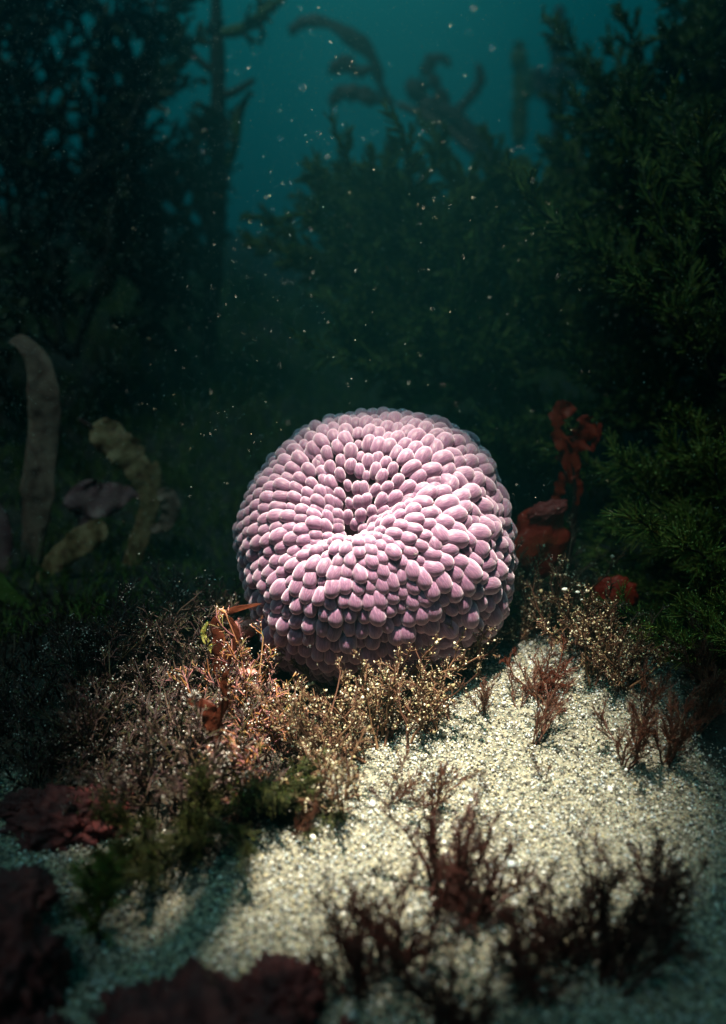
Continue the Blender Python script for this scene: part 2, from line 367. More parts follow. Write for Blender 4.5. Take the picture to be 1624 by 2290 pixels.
# ------------------------------------------------------------------ the anemone
AC = CAM + ray(838, 1218)*0.46
AR = 0.0700
vzv = (CAM-AC)/np.linalg.norm(CAM-AC); vxv = np.array([1., 0, 0]); vyv = np.cross(vzv, vxv); vyv /= np.linalg.norm(vyv)
def vdir(a, b, c): v = a*vxv+b*vyv+c*vzv; return v/np.linalg.norm(v)
HOLE = vdir(-0.13, 0.37, 0.92)
HD = np.array([0.04, -0.26, 0.96]); HD /= np.linalg.norm(HD)
HT1 = np.cross(HD, HOLE); HT1 = vxv-(vxv@HOLE)*HOLE; HT1 /= np.linalg.norm(HT1); HT2 = np.cross(HOLE, HT1)
def asurf(D):
    a = D@vxv; b = D@vyv; ang = np.arctan2(b, a); rim = np.sqrt(np.clip(a*a+b*b, 0, 1))
    r = AR*(1+rim**2*(0.075*np.exp(-((np.mod(ang+np.pi*0.72+np.pi, 2*np.pi)-np.pi)/0.45)**2) - 0.035*np.cos(4*(ang-0.3))*0.5 - 0.03*np.exp(-((np.mod(ang-2.35+np.pi, 2*np.pi)-np.pi)/0.3)**2)))
    r = r*(1+0.03*np.sin(D[..., 0]*5+1)*np.cos(D[..., 2]*4+D[..., 1]*3))
    P = AC + D*r[..., None]
    cs = D@HOLE; th = np.arccos(np.clip(cs, -1, 1)); u = D@HT1; v = D@HT2
    az = np.arctan2(v, u); te = th/np.sqrt(1+0.9*np.cos(az-0.12)**2)
    fold = 1+0.12*np.sin(az*5+0.6)*np.exp(-((th-0.35)/0.25)**2)
    dep = 0.024*np.exp(-(te/0.30)**1.5)*fold + 0.024*np.exp(-(te/0.085)**2)
    # a shallow crease running out to the right of the mouth and one down to the left
    for (ca, w_, l_, dd) in ((0.35, 0.10, 0.75, 0.008), (3.75, 0.09, 0.8, 0.006), (2.2, 0.08, 0.6, 0.006)):
        da = np.mod(az-ca+np.pi, 2*np.pi)-np.pi
        dep = dep + dd*np.exp(-(da*np.sin(th)/w_)**2)*np.exp(-((th-0.4)/(l_*0.5))**2)
    return P - dep[..., None]*HD
def anorm(D):
    q = np.cross(D, np.array([0.3, 0.5, 0.8])); q /= np.linalg.norm(q, axis=-1, keepdims=True); q2 = np.cross(D, q); e = 0.012
    def nn(v): return v/np.linalg.norm(v, axis=-1, keepdims=True)
    A = asurf(nn(D+q*e))-asurf(nn(D-q*e)); B = asurf(nn(D+q2*e))-asurf(nn(D-q2*e))
    n = nn(np.cross(A, B)); s = np.sign((n*D).sum(-1, keepdims=True)); s[s == 0] = 1
    return n*s

anem = bpy.data.objects.new('sea_anemone', None); C.objects.link(anem)
anem.location = (AC[0], AC[1], 0.0)
tag(anem, 'big round mauve pink sea anemone covered in plump oval bubbles, closed mouth on top', 'sea anemone')
def body():
    nu, nv = 96, 64
    th = np.linspace(0.02, np.pi-0.02, nv); ph = np.linspace(0, 2*np.pi, nu, endpoint=False)
    T, Ph = np.meshgrid(th, ph, indexing='ij')
    # polar axis through the mouth so the funnel is finely meshed
    D = np.cos(T)[..., None]*HOLE + (np.sin(T)*np.cos(Ph))[..., None]*HT1 + (np.sin(T)*np.sin(Ph))[..., None]*HT2
    P = asurf(D) - np.array(anem.location)
    i, j = np.meshgrid(np.arange(nv-1), np.arange(nu), indexing='ij')
    a = i*nu+j; b = i*nu+(j+1) % nu
    F = np.stack([a, b, b+nu, a+nu], -1).reshape(-1, 4)
    V = P.reshape(-1, 3); V = np.concatenate([V, V[:nu].mean(0)[None], V[-nu:].mean(0)[None]])
    jj = np.arange(nu); n0 = nu*nv
    F3 = np.concatenate([np.stack([np.full(nu, n0), (jj+1) % nu, jj], -1), np.stack([np.full(nu, n0+1), (nv-1)*nu+jj, (nv-1)*nu+(jj+1) % nu], -1)])
    return link('column', mesh_np('column', V, [F, F3], M['body']), anem)
body()
def bubbles():
    rng = np.random.default_rng(11)
    nrm = lambda v: v/(np.linalg.norm(v, axis=-1, keepdims=True)+1e-12)
    az16 = np.linspace(0, 2*np.pi, 24, endpoint=False)
    def dirs(th, az): return np.cos(th)[..., None]*HOLE+(np.sin(th)*np.cos(az))[..., None]*HT1+(np.sin(th)*np.sin(az))[..., None]*HT2
    # rings of bubbles running outward from the mouth, then relaxed so that they pack
    th = 0.13; D = []; row = 0
    while th < 2.45:
        Pr = asurf(dirs(np.full(24, th), az16)); Pn = asurf(dirs(np.full(24, th+0.01), az16))
        circ = np.linalg.norm(Pr-np.roll(Pr, 1, 0), axis=1).sum(); dl = np.linalg.norm(Pn-Pr, axis=1).mean()/0.01
        k = 0.80+0.30*min(1, max(0, (th-0.2)/0.7)); m = max(8, int(circ/(0.0053*k)))
        az = (np.arange(m)+0.5*(row % 2)+rng.normal(size=m)*0.12)/m*2*np.pi
        D.append(dirs(th+rng.normal(size=m)*0.012, az)); th += 0.0075*k/dl; row += 1
    D = np.concatenate(D); D = D[(D@vzv > -0.45)]
    P = asurf(D); D = D[P[:, 2] > -0.012]
    def frame(D):
        P = asurf(D); N = anorm(D); a = D-HOLE*(D@HOLE)[:, None]; Dn = nrm(D+nrm(a)*0.01); er = asurf(Dn)-P
        er = nrm(er-(er*N).sum(1, keepdims=True)*N); return P, N, er, np.cross(N, er)
    tws = rng.normal(size=len(D)); szr = rng.uniform(0.89, 1.12, len(D))*(1+0.24*np.clip((D@vxv-0.1)/0.5, 0, 1)*rng.random(len(D)))
    for it in range(18):
        P, N, er, et = frame(D)
        right = np.clip((D@vxv-0.1)/0.6, 0, 1); th = np.arccos(np.clip(D@HOLE, -1, 1))
        tw = tws*(0.12+0.6*right); e1 = er*np.cos(tw)[:, None]+et*np.sin(tw)[:, None]; e2 = np.cross(N, e1)
        k = (0.80+0.30*np.clip((th-0.2)/0.7, 0, 1))*szr*(1+0.10*right)
        d = P[None]-P[:, None]
        a = (d*e1[:, None]).sum(2)/(0.0085*k[:, None]); b = (d*e2[:, None]).sum(2)/(0.0057*k[:, None]); c = (d*N[:, None]).sum(2)/0.0057
        q = np.sqrt(a*a+b*b+c*c)+np.eye(len(D))*9
        f = np.clip(1.05-q, 0, 1)[..., None]*d/(np.linalg.norm(d, axis=2, keepdims=True)+1e-6)
        mv = -f.sum(1)*0.0013; mv -= (mv*N).sum(1, keepdims=True)*N
        ln = np.linalg.norm(mv, axis=1, keepdims=True); mv *= np.minimum(1, 0.0012/(ln+1e-9))
        D = nrm(D+mv/AR)
    # fill the gaps left on the steep walls of the funnel
    E = nrm(HOLE+rng.normal(size=(5000, 3))*0.30); E = E[(E@HOLE) > 0.72]; Pe, Ne, ee, te_ = frame(E); keep = []
    cur = asurf(D); cur = cur[np.linalg.norm(cur-(AC+HOLE*AR*0.8), axis=1) < 0.07]
    for q in range(len(E)):
        d = cur-Pe[q]
        if ((d@ee[q]/0.0060)**2+(d@te_[q]/0.0048)**2+(d@Ne[q]/0.0052)**2).min() > 1: cur = np.vstack([cur, Pe[q]]); keep.append(q)
    D = np.concatenate([D, E[keep]]); e1 = np.concatenate([e1, ee[keep]]); k = np.concatenate([k, np.full(len(keep), 0.86)])
    P, N, er, et = frame(D); er2 = e1; L = 0.0085*k; W = 0.0057*k
    th = np.arccos(np.clip(D@HOLE, -1, 1))
    acc = np.nonzero((th > 0.095+0.03*np.abs(D@HT1)/0.12) & (P[:, 2] > -0.02))[0]
    # unit bubble
    nr, ns = 9, 12
    zz = -np.cos(np.linspace(0.0, np.pi, nr+2))[1:-1]
    uvs = []; U = []
    for z in zz:
        for s in range(ns):
            a = 2*np.pi*s/ns; rr = (1-abs(z)**2.25)**(1/2.05)*(1+0.05*z)
            U.append((math.cos(a)*rr, math.sin(a)*rr, z)); uvs.append((abs(2*s/ns-1), z*0.5+0.5))
    U.append((0, 0, -1)); U.append((0, 0, 1)); uvs += [(0.5, 0), (0.5, 1)]
    U = np.array(U); uvs = np.array(uvs)
    F4 = np.array([(r*ns+s, r*ns+(s+1) % ns, (r+1)*ns+(s+1) % ns, (r+1)*ns+s) for r in range(nr-1) for s in range(ns)])
    F3 = np.array([(nr*ns, (s+1) % ns, s) for s in range(ns)]+[(nr*ns+1, (nr-1)*ns+s, (nr-1)*ns+(s+1) % ns) for s in range(ns)])
    items = []
    for i in acc:
        out = np.clip((th[i]-0.10)/0.45, 0, 1)
        ax = N[i]*(0.36+0.07*rng.normal()) + er2[i]*0.92 + np.array([0, 0, -0.10])*out
        ax /= np.linalg.norm(ax)
        x = np.cross(ax, N[i]+1e-3); x /= np.linalg.norm(x); y = np.cross(ax, x)
        l = L[i]*0.60*rng.uniform(0.92, 1.10); wd = W[i]*0.65*rng.uniform(0.94, 1.07)
        if rng.random() < 0.04: l *= 0.7; wd *= 0.7
        cpos = P[i]+ax*l*0.15+N[i]*wd*(0.95+0.09*rng.normal())
        bend = rng.normal()*0.10; fl = rng.uniform(0.85, 1.0)
        lump = 1+0.035*rng.normal(size=(len(U), 1))*(rng.random() < 0.12)
        Q = U*lump
        V = cpos + (Q[:, :1]+bend*(1-Q[:, 2:]**2))*wd*x + Q[:, 1:2]*wd*fl*y + Q[:, 2:]*l*ax
        sp = (cpos-CAM); dd = np.linalg.norm(sp)
        vis = max(0.0, -(N[i]@sp)/dd)**0.5*l*wd/dd**2
        if N[i]@sp > -0.1*dd: vis = 0
        px_, py_, _ = proj(cpos)
        if py_ > 1390 and px_ > 680: vis = 0
        items.append((vis, V))
    items.sort(key=lambda t: -t[0])
    # every other one of the broadest, so the singled-out bubbles are those that show largest
    for vis, V in items[:100]:
        c = V.mean(0)
        o = link('bubble_tentacle', mesh_np('bubble_tentacle', V-c, [F3, F4], M['skin'], True, uvs), anem); o.location = c-np.array(anem.location)
    rest = items[100:]
    nU = len(U); V = np.concatenate([t[1] for t in rest])-np.array(anem.location)
    off = (np.arange(len(rest))*nU)[:, None, None]
    me = mesh_np('bubble_tentacles', V, [(F3[None]+off).reshape(-1, 3), (F4[None]+off).reshape(-1, 4)], M['skin'], True, np.tile(uvs, (len(rest), 1)))
    o = link('bubble_tentacle', me, anem); o['kind'] = 'stuff'
    print('bubbles', len(items))
bubbles()

# ------------------------------------------------------------------ plant kinds (each built once, then copied)
SP = {}
def species(key, thing_name, parts): SP[key] = (thing_name, parts)
def place(key, loc, label, cat, group=None, rot=(0, 0, 0), s=1.0):
    name, parts = SP[key]
    if len(parts) == 1:
        r = link(name, parts[0][1])
    else:
        r = bpy.data.objects.new(name, None); C.objects.link(r)
        for pn, me in parts: link(pn, me, r)
    r.location = loc; r.rotation_euler = rot
    r.scale = (s, s, s) if np.isscalar(s) else s
    return tag(r, label, cat, group)

def make_coralline(seed, L=0.040, n=9, spread=1.1, m='cor', tk=0.45):
    rng = np.random.default_rng(seed)
    A = mains(rng, n, L, spread, 6, 0.3, 0.2, 0.004)
    B = grow(rng, A, 6, L*0.42, 0.75, 4, 0.25, 1, 0.15, 0.2)
    D = grow(rng, B, 5, L*0.20, 0.7, 3, 0.25, 1, 0.1, 0.2)
    E = grow(rng, D, 3, L*0.10, 0.7, 3, 0.3, 1, 0.1, 0.2)
    g = Geo(); g.strands(A, tap(6, 0.0007, 0.0004), 4, rng=rng); g.strands(B, tap(4, 0.0005, 0.00035), 3, rng=rng)
    g.strands(D, tap(3, 0.0004, 0.00035), 3, rng=rng); g.strands(E, tap(3, 0.00035, 0.0003), 3, rng=rng)
    t = Geo(); tips = np.concatenate([D[:, -1], E[:, -1]]); k = rng.random(len(tips)) < np.clip(0.06+1.6*np.maximum(0, vnoise(tips[:, 0]*110+50, tips[:, 2]*110+50, 4)-0.45-tk*0.2), 0, 1)
    t.blobs(tips[k], 0.00048*rng.uniform(0.6, 1.3, k.sum()), rng)
    return [('branches', g.mesh('coralline_branches', M[m])), ('branch_tips', t.mesh('coralline_tips', M['cortip']))]
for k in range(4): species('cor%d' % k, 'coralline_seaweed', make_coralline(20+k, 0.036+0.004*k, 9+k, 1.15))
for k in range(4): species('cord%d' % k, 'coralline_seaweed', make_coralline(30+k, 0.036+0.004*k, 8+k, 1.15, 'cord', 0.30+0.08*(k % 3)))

def make_tuft(seed, L, n, per, m, gritn, spread=0.8, r=0.0006, m2='grit'):
    rng = np.random.default_rng(seed)
    A = mains(rng, n, L, spread, 7, 0.2, 0.2, 0.004)
    B = grow(rng, A, per, L*0.30, 0.6, 4, 0.15, 1, 0.1, 0.2)
    D = grow(rng, B, 10, L*0.12, 0.6, 3, 0.15, 1, 0.05, 0.2)
    g = Geo(); g.strands(A, tap(7, r*1.3, r*0.6), 4, rng=rng); g.strands(B, tap(4, r*0.7, r*0.4), 3, rng=rng); g.strands(D, tap(3, r*0.45, r*0.25), 3, rng=rng)
    parts = [('branches', g.mesh('tuft_branches', M[m]))]
    if gritn:
        t = Geo(); q = np.concatenate([D[:, -1], B[:, 2], D[:, 1]]); q = q[rng.permutation(len(q))[:gritn]]
        t.blobs(q+rng.normal(size=q.shape)*0.0005, 0.00018+0.0006*rng.random(len(q))**3, rng, (0.4, 1.4))
        parts.append(('caught_grit', t.mesh('tuft_grit', M[m2], False)))
    return parts
for k in range(3): species('tuft%d' % k, 'sandy_seaweed_tuft', make_tuft(40+k, 0.034, 12, 8, 'brown', 900, 0.95, 0.0005))
for k in range(3): species('fore%d' % k, 'dark_red_seaweed', make_tuft(50+k, 0.042, 14, 8, 'dred', 0, 0.75, 0.0007))

def make_sprig(seed, L, n=5, m='red'):
    rng = np.random.default_rng(seed)
    A = mains(rng, n, L, 0.55, 8, 0.2, 0.15, 0.0015)
    B = grow(rng, A, 9, L*0.38, 0.5, 5, 0.15, 1, 0.25, 0.12)
    D = grow(rng, B, 16, L*0.12, 0.55, 3, 0.1, 1, 0.1, 0.1, 0.3)
    g = Geo(); g.strands(A, tap(8, 0.0006, 0.0003), 4, rng=rng); g.strands(B, tap(5, 0.00034, 0.00022), 3, rng=rng); g.strands(D, tap(3, 0.00022, 0.00012), 3, rng=rng)
    return [('branches', g.mesh('sprig_branches', M[m]))]
for k in range(4): species('sprig%d' % k, 'red_seaweed', make_sprig(60+k, 0.040, 3+k))

def make_green(seed, L, n, spread, m='green', mt='gtip', tips=True, fat=1.0):
    """fox-tail fronds: curved stems bristling with fine forward-pointing filaments"""
    rng = np.random.default_rng(seed)
    A = mains(rng, n, L, spread, 8, 0.0, 0.25, 0.004)
    B = grow(rng, A, 26, L*0.28, 0.55, 5, 0.15, 1, 0.0, 0.12, 0.4)
    D = grow(rng, B, 18, L*0.11, 0.50, 3, 0.1, 1, 0.0, 0.1, 0.3)
    g = Geo(); g.strands(A, tap(8, L*0.018, L*0.007), 4, rng=rng)
    h = Geo(); h.strands(B, tap(5, L*0.008*fat, L*0.004*fat), 3, rng=rng); h.strands(D, tap(3, L*0.0045*fat, L*0.003*fat), 3, rng=rng)
    parts = [('stem', g.mesh('green_stem', M['stem'])), ('fronds', h.mesh('green_fronds', M[m]))]
    if tips:
        t = Geo(); q = np.concatenate([D[:, -1], B[:, -1]]); q = q[rng.random(len(q)) < 0.33]
        t.blobs(q, L*0.0050*rng.uniform(0.6, 1.4, len(q)), rng)
        parts.append(('frond_tips', t.mesh('green_tips', M[mt])))
    return parts
for k in range(3): species('green%d' % k, 'green_feather_seaweed', make_green(70+k, 0.10, 8+k, 0.75))
for k in range(3): species('olive%d' % k, 'olive_seaweed_bush', make_green(80+k, 0.11, 13, 1.35, 'olive', 'gtip', True, 1.9))

def make_leafy(seed, L, n):
    """tall bush weed with small strap leaves"""
    rng = np.random.default_rng(seed)
    A = mains(rng, n, L, 0.9, 9, 0.2, 0.2, 0.01)
    B = grow(rng, A, 9, L*0.34, 0.7, 6, 0.2, 1, 0.1, 0.2)
    D = grow(rng, B, 12, L*0.11, 0.8, 4, 0.1, 1, 0.05, 0.25)
    g = Geo(); g.strands(A, tap(9, L*0.016, L*0.007), 5, rng=rng); g.strands(B, tap(6, L*0.007, L*0.003), 4, rng=rng)
    h = Geo(); h.strands(D, np.array([[0.3, 1, 0.9, 0.1]])*L*0.016, 6, 0.2, rng=rng)
    return [('stem', g.mesh('leafy_stem', M['stem'])), ('leaves', h.mesh('leafy_leaves', M['dol']))]
for k in range(2): species('leafy%d' % k, 'leafy_brown_seaweed', make_leafy(90+k, 0.55, 9))

def hpt(px, py, dy=0.0):
    p = ground(px, py); return (p[0], p[1]+dy, float(gz(p[0], p[1]+dy))-0.001)
rnd = random.Random(5)

# --- coralline clumps on the left mound
cor = [
 (400, 1440, 1.10, 'tallest spiky mauve coralline clump standing behind the left mound'),
 (310, 1480, 0.95, 'pale tipped coralline clump behind the mound, below the mottled stalk'),
 (470, 1450, 0.95, 'misty pinkish coralline clump close to the left flank of the anemone'),
 (210, 1540, 0.75, 'dim coralline clump just right of the tan rounded sponge'),
 (330, 1580, 0.90, 'coralline clump with bright white tips in the middle of the left mound'),
 (430, 1570, 0.90, 'white tipped coralline clump behind the dark red forked blade'),
 (540, 1540, 0.70, 'small tangled coralline clump beside the red pebble'),
 (560, 1670, 0.85, 'brightest orange pink coralline clump, directly under the torch beam'),
 (640, 1680, 0.75, 'orange coralline clump at the dark hollow below the anemone'),
 (420, 1740, 0.75, 'coralline clump in front of the red forked blade'),
 (370, 1720, 0.85, 'brown coralline clump with scattered white tips above the shadowed sand'),
 (240, 1700, 0.80, 'purple brown coralline clump spreading to the left in half shade'),
 (140, 1680, 0.70, 'dark coralline clump below the tan rounded sponge'),
 (100, 1760, 0.60, 'dark coralline clump just behind the reddish crusted boulder'),
 (310, 1810, 0.75, 'low coralline clump right of the reddish crusted boulder'),
 (440, 1810, 0.75, 'low brown coralline clump above the drooping olive fronds'),
 (570, 1770, 0.75, 'low coralline clump at the right foot of the left mound'),
 (50, 1620, 0.65, 'darkest coralline clump at the left edge of the mound'),
]
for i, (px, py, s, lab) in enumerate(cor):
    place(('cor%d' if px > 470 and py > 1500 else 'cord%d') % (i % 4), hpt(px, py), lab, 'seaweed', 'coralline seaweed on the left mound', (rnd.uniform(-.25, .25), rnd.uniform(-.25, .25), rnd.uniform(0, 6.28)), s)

# turf: uncountable small growth over the mound and over the dark bottom behind
def turf(name, pts_fn, n, L, m, label, seed, r=0.0004, tipm=None):
    rng = np.random.default_rng(seed)
    X, Y = pts_fn(rng, n)
    P0 = np.stack([X, Y, gz(X, Y)-0.001], 1); n = len(P0)
    az = rng.uniform(0, 6.28, n); el = rng.uniform(0, 1.1, n); l = L(X, Y)*rng.uniform(0.4, 1.2, n)
    d = np.stack([np.cos(az)*np.sin(el), np.sin(az)*np.sin(el), np.cos(el)], 1)
    t = np.linspace(0, 1, 5)
    P = P0[:, None, :]+d[:, None, :]*l[:, None, None]*t[None, :, None]+rng.normal(size=(n, 1, 3))*0.2*(t**2)[None, :, None]*l[:, None, None]
    B = grow(rng, P, 5, 1.0, 0.6, 3, 0.2, 1, 0.1, 0.15)
    base = B[:, :1]; ll = np.repeat(l, 5)[:, None, None]*0.38
    B = base+(B-base)*ll
    sc_ = np.maximum(1, L(X, Y)/0.02)
    g = Geo(); g.strands(P, tap(5, r*1.5, r)*sc_[:, None], 3, rng=rng); g.strands(B, tap(3, r, r*0.6)*np.repeat(sc_, 5)[:, None], 3, rng=rng)
    return tag(link(name, g.mesh(name, M[m])), label, 'seaweed', kind='stuff')
MOUND = np.array([SAND_W[k] for k in (0, 1, 2, 3)]+[(-0.01, 0.44), (-0.05, 0.52), (-0.3, 0.55), (-0.34, 0.36), (-0.24, 0.30)])
def mound_pts(rng, n):
    x = rng.uniform(-0.36, 0.03, n); y = rng.uniform(0.24, 0.56, n); k = in_poly(x, y, MOUND); return x[k], y[k]
turf('coralline_turf', mound_pts, 9000, lambda x, y: 0.010+0*x, 'turf', 'low pinkish brown coralline turf covering the left mound', 3)
def back_pts(rng, n):
    y = 0.45+rng.random(n)**1.8*2.6; x = rng.uniform(-1, 1, n)*(0.12+0.62*y)
    k = ~in_poly(x, y, SAND_W) & (np.hypot(x-AC[0], y-AC[1]) > 0.06); return x[k], y[k]
turf('weedy_turf', back_pts, 16000, lambda x, y: 0.012+0.035*np.clip(y-0.4, 0, 2), 'olive', 'dark short weed carpeting the bottom behind the anemone', 6)

# --- sandy brown tufts in front of and right of the anemone
tf = [
 (790, 1610, 1.35, 'sandy brown tuft whose sprays reach up across the lower front of the anemone'),
 (745, 1570, 0.95, 'grit laden tuft beside the dark hollow under the anemone'),
 (860, 1570, 1.35, 'big sandy tuft in front of the anemone, left of the yellow leaf scrap'),
 (930, 1530, 1.45, 'tallest grit covered tuft, its tips left of the yellow leaf scrap'),
 (1000, 1520, 1.10, 'bushy grit covered tuft straight below the yellow leaf scrap'),
 (800, 1690, 1.05, 'reddish brown tuft at the left rim of the brightest sand'),
 (870, 1660, 1.10, 'reddish brown tuft half buried in the brightest sand'),
 (960, 1630, 1.00, 'low sandy tuft growing from the bright sand below the yellow leaf'),
 (1050, 1500, 0.90, 'fuzzy tuft right of the yellow leaf scrap'),
 (1140, 1440, 0.95, 'twiggy tuft at the back rim of the sand, right of the anemone'),
 (1215, 1420, 1.45, 'tall grit hung tuft below the red sponge'),
 (1290, 1450, 1.30, 'dark sandy tuft between the red sponge and the round red sponge'),
 (1340, 1520, 1.05, 'brown tuft at the right rim of the sand'),
 (1400, 1540, 0.95, 'small brown tuft where the sand meets the dark weed'),
 (1180, 1370, 1.25, 'shaded tuft against the right flank of the anemone'),
 (750, 1810, 0.90, 'thin brown tuft standing alone at the left rim of the bright sand'),
 (700, 1720, 1.00, 'wispy tuft between the left mound and the bright sand'),
]
for i, (px, py, s, lab) in enumerate(tf):
    place('tuft%d' % (i % 3), hpt(px, py), lab, 'seaweed', 'sandy brown tufts around the anemone', (rnd.uniform(-.2, .2), rnd.uniform(-.2, .2), rnd.uniform(0, 6.28)), s*1.1)

# --- red sprigs standing in the sand
sg = [
 (1195, 1665, 0.95, 1, 'tall forked red sprig standing in the bright sand below the fluffy pink weed'),
 (1160, 1585, 0.70, 0, 'slender red sprig in the bright sand behind the tall forked one'),
 (1400, 1720, 1.10, 2, 'red brown sprig in the dimmer sand at the right'),
 (1490, 1710, 1.15, 3, 'dense dark red sprig left of the black stick'),
 (1560, 1640, 1.10, 2, 'dark red sprig at the right rim of the sand above the black stick'),
 (1440, 1600, 0.75, 1, 'small red sprig at the back right rim of the sand'),
 (655, 1875, 0.60, 0, 'tiny bright red sprig alone beside the shadow edge'),
 (1215, 1745, 0.35, 0, 'smallest red sprig, a few twigs on the right hand sand'),
 (880, 1795, 0.65, 1, 'small red brown sprig in the bright middle sand'),
 (960, 1820, 0.85, 2, 'leggy red sprig just behind the blurred foreground weed'),
 (1080, 1600, 0.60, 3, 'dusty red sprig in the brightest sand under the anemone shadow'),
 (1590, 1560, 1.20, 3, 'shaded dark red sprig at the right edge of the picture'),
]
for i, (px, py, s, k, lab) in enumerate(sg):
    place('sprig%d' % k, hpt(px, py), lab, 'seaweed', 'red sprigs standing in the sand', (rnd.uniform(-.15, .15), rnd.uniform(-.15, .15), rnd.uniform(0, 6.28)), s*0.78)
# fluffy pink weed
fl = make_tuft(101, 0.020, 16, 12, 'rblade', 0, 1.2, 0.0003); species('fluff', 'fluffy_seaweed', fl)
place('fluff', hpt(1215, 1555), 'fluffy orange pink ball of weed on the bright sand', 'seaweed', None, (0, 0, 1), 1.1)

# --- dark blurred tufts in the foreground
fg = [
 (980, 2010, 0.95, 'tall dark red foreground weed in the middle of the sand'),
 (1060, 2060, 0.75, 'dark foreground weed leaning right beside the tall middle one'),
 (880, 2150, 0.85, 'blurred dark weed at the lower middle, with a curved top'),
 (800, 2230, 0.80, 'blurred dark weed beside the lumpy crusted boulder'),
 (1270, 2140, 0.90, 'big blurred dark weed at lower right'),
 (1180, 2200, 0.80, 'blurred dark weed at the bottom edge, left of the big one'),
 (1380, 2190, 0.90, 'blurred dark weed at lower right, nearest the corner'),
 (1480, 2080, 0.80, 'blurred dark weed at the right, in front of the olive sprays'),
 (1010, 2300, 0.75, 'dark weed clipped by the bottom edge of the picture'),
]
for i, (px, py, s, lab) in enumerate(fg):
    place('fore%d' % (i % 3), hpt(px, py), lab, 'seaweed', 'dark red weeds in the foreground', (rnd.uniform(-.2, .2), rnd.uniform(-.2, .2), rnd.uniform(0, 6.28)), s*0.88)

# --- green feather weeds on the right
species('droop', 'olive_frond_seaweed', make_green(120, 0.048, 5, 0.4, 'dol', 'olive', True, 0.8))
gr = [
 (1520, 1190, 0.56, (0.5, -1.0, 2.6), 1.00, 'green feather weed closest to the red sponge'),
 (1600, 1560, 0.42, (0.2, -1.1, 2.2), 0.90, 'yellowish feather weed over the dark red sprigs at the right rim'),
 (1640, 1330, 0.50, (0.3, -1.15, 0), 1.10, 'bright tipped green feather weed reaching left above the round red sponge'),
 (1620, 1180, 0.55, (0.2, -1.0, 0.4), 1.15, 'green feather weed reaching left beside the red sponge'),
 (1700, 1440, 0.46, (0.3, -1.2, 1.0), 1.05, 'yellow green feather weed hanging over the right rim of the sand'),
 (1690, 1080, 0.60, (0.0, -0.8, 2.0), 1.30, 'green feather weed at the right edge, highest of the near group'),
 (1560, 1060, 0.75, (0.1, -0.7, 3.0), 1.30, 'dim green feather weed behind the orange frill'),
 (1720, 900, 0.70, (0.1, -0.8, 1.4), 1.50, 'green feather weed at the right edge above the near group'),
 (1640, 2030, 0.26, (0.2, -1.25, 0.5), 0.60, 'blurred olive feather weed at the right edge of the foreground'),
 (1700, 1560, 0.40, (0.2, -0.9, 0.2), 0.80, 'shadowed green feather weed behind the dark red sprigs'),
]
for i, (px, py, y, rot, s, lab) in enumerate(gr):
    place('droop' if 'foreground' in lab else 'green%d' % (i % 3), at(px, py, y), lab, 'seaweed', 'green feather weeds on the right', rot, s)
ob = [
 (560, 700, 2.60, 1.30, 'faint hazy bush far off in the gap, next to the upright kelp stem'),
 (700, 740, 2.20, 1.00, 'faint hazy bush far off in the gap, against the left end of the bank'),
 (800, 560, 1.01, 0.80, 'leftmost upper bush of the olive bank, pointing into the open water'),
 (860, 620, 0.92, 1.15, 'upper olive bush behind and left of the middle of the bank'),
 (990, 580, 1.01, 1.06, 'upper olive bush below the curling kelp'),
 (1110, 620, 0.97, 1.10, 'upper olive bush in the middle of the bank'),
 (1230, 580, 0.97, 0.80, 'upper olive bush right of the middle, below the faint tall kelp'),
 (1350, 520, 0.92, 1.10, 'upper olive bush where the bank starts to climb'),
 (1450, 380, 0.88, 1.06, 'olive bush on the climbing edge, left of the red log'),
 (1560, 310, 0.88, 1.06, 'olive bush under the stubby red log'),
 (1620, 160, 0.92, 1.01, 'topmost olive bush in the upper right corner'),
 (810, 660, 0.88, 1.06, 'olive bush at the left flank of the bank, middle height'),
 (960, 680, 0.84, 1.10, 'olive bush in the dark heart of the bank, left half'),
 (1120, 680, 0.81, 1.10, 'olive bush in the dark heart of the bank, centre'),
 (1290, 640, 0.79, 1.10, 'olive bush in the dark heart of the bank, right half'),
 (1440, 590, 0.76, 1.10, 'olive bush with lit fringe below the climbing edge'),
 (1580, 490, 0.72, 1.10, 'olive bush with lit fringe at the right, upper third'),
 (830, 830, 0.77, 0.83, 'low olive bush directly above the anemone, left of its top'),
 (990, 850, 0.70, 0.83, 'low olive bush directly above the top of the anemone'),
 (1140, 860, 0.74, 0.92, 'low olive bush over the right shoulder of the anemone'),
 (1300, 830, 0.76, 0.92, 'low olive bush above the curled orange frill'),
 (1450, 740, 0.62, 1.01, 'broad olive bush right of the orange frill, higher up'),
 (1600, 640, 0.60, 1.01, 'broad olive bush at the right edge, upper middle'),
 (1600, 860, 0.55, 0.92, 'broad olive bush at the right edge, middle'),
 (1190, 1080, 0.70, 0.83, 'olive weed between the anemone and the orange frill'),
 (1430, 960, 0.66, 0.87, 'olive weed just above the near green feather weeds'),
]
for i, (px, py, y, s, lab) in enumerate(ob):
    place('olive%d' % (i % 3), at(px, py, y), lab, 'seaweed', 'olive bushes of the dark bank behind', (rnd.uniform(-.3, .3), rnd.uniform(-.6, -.1), rnd.uniform(0, 6.28)), s)
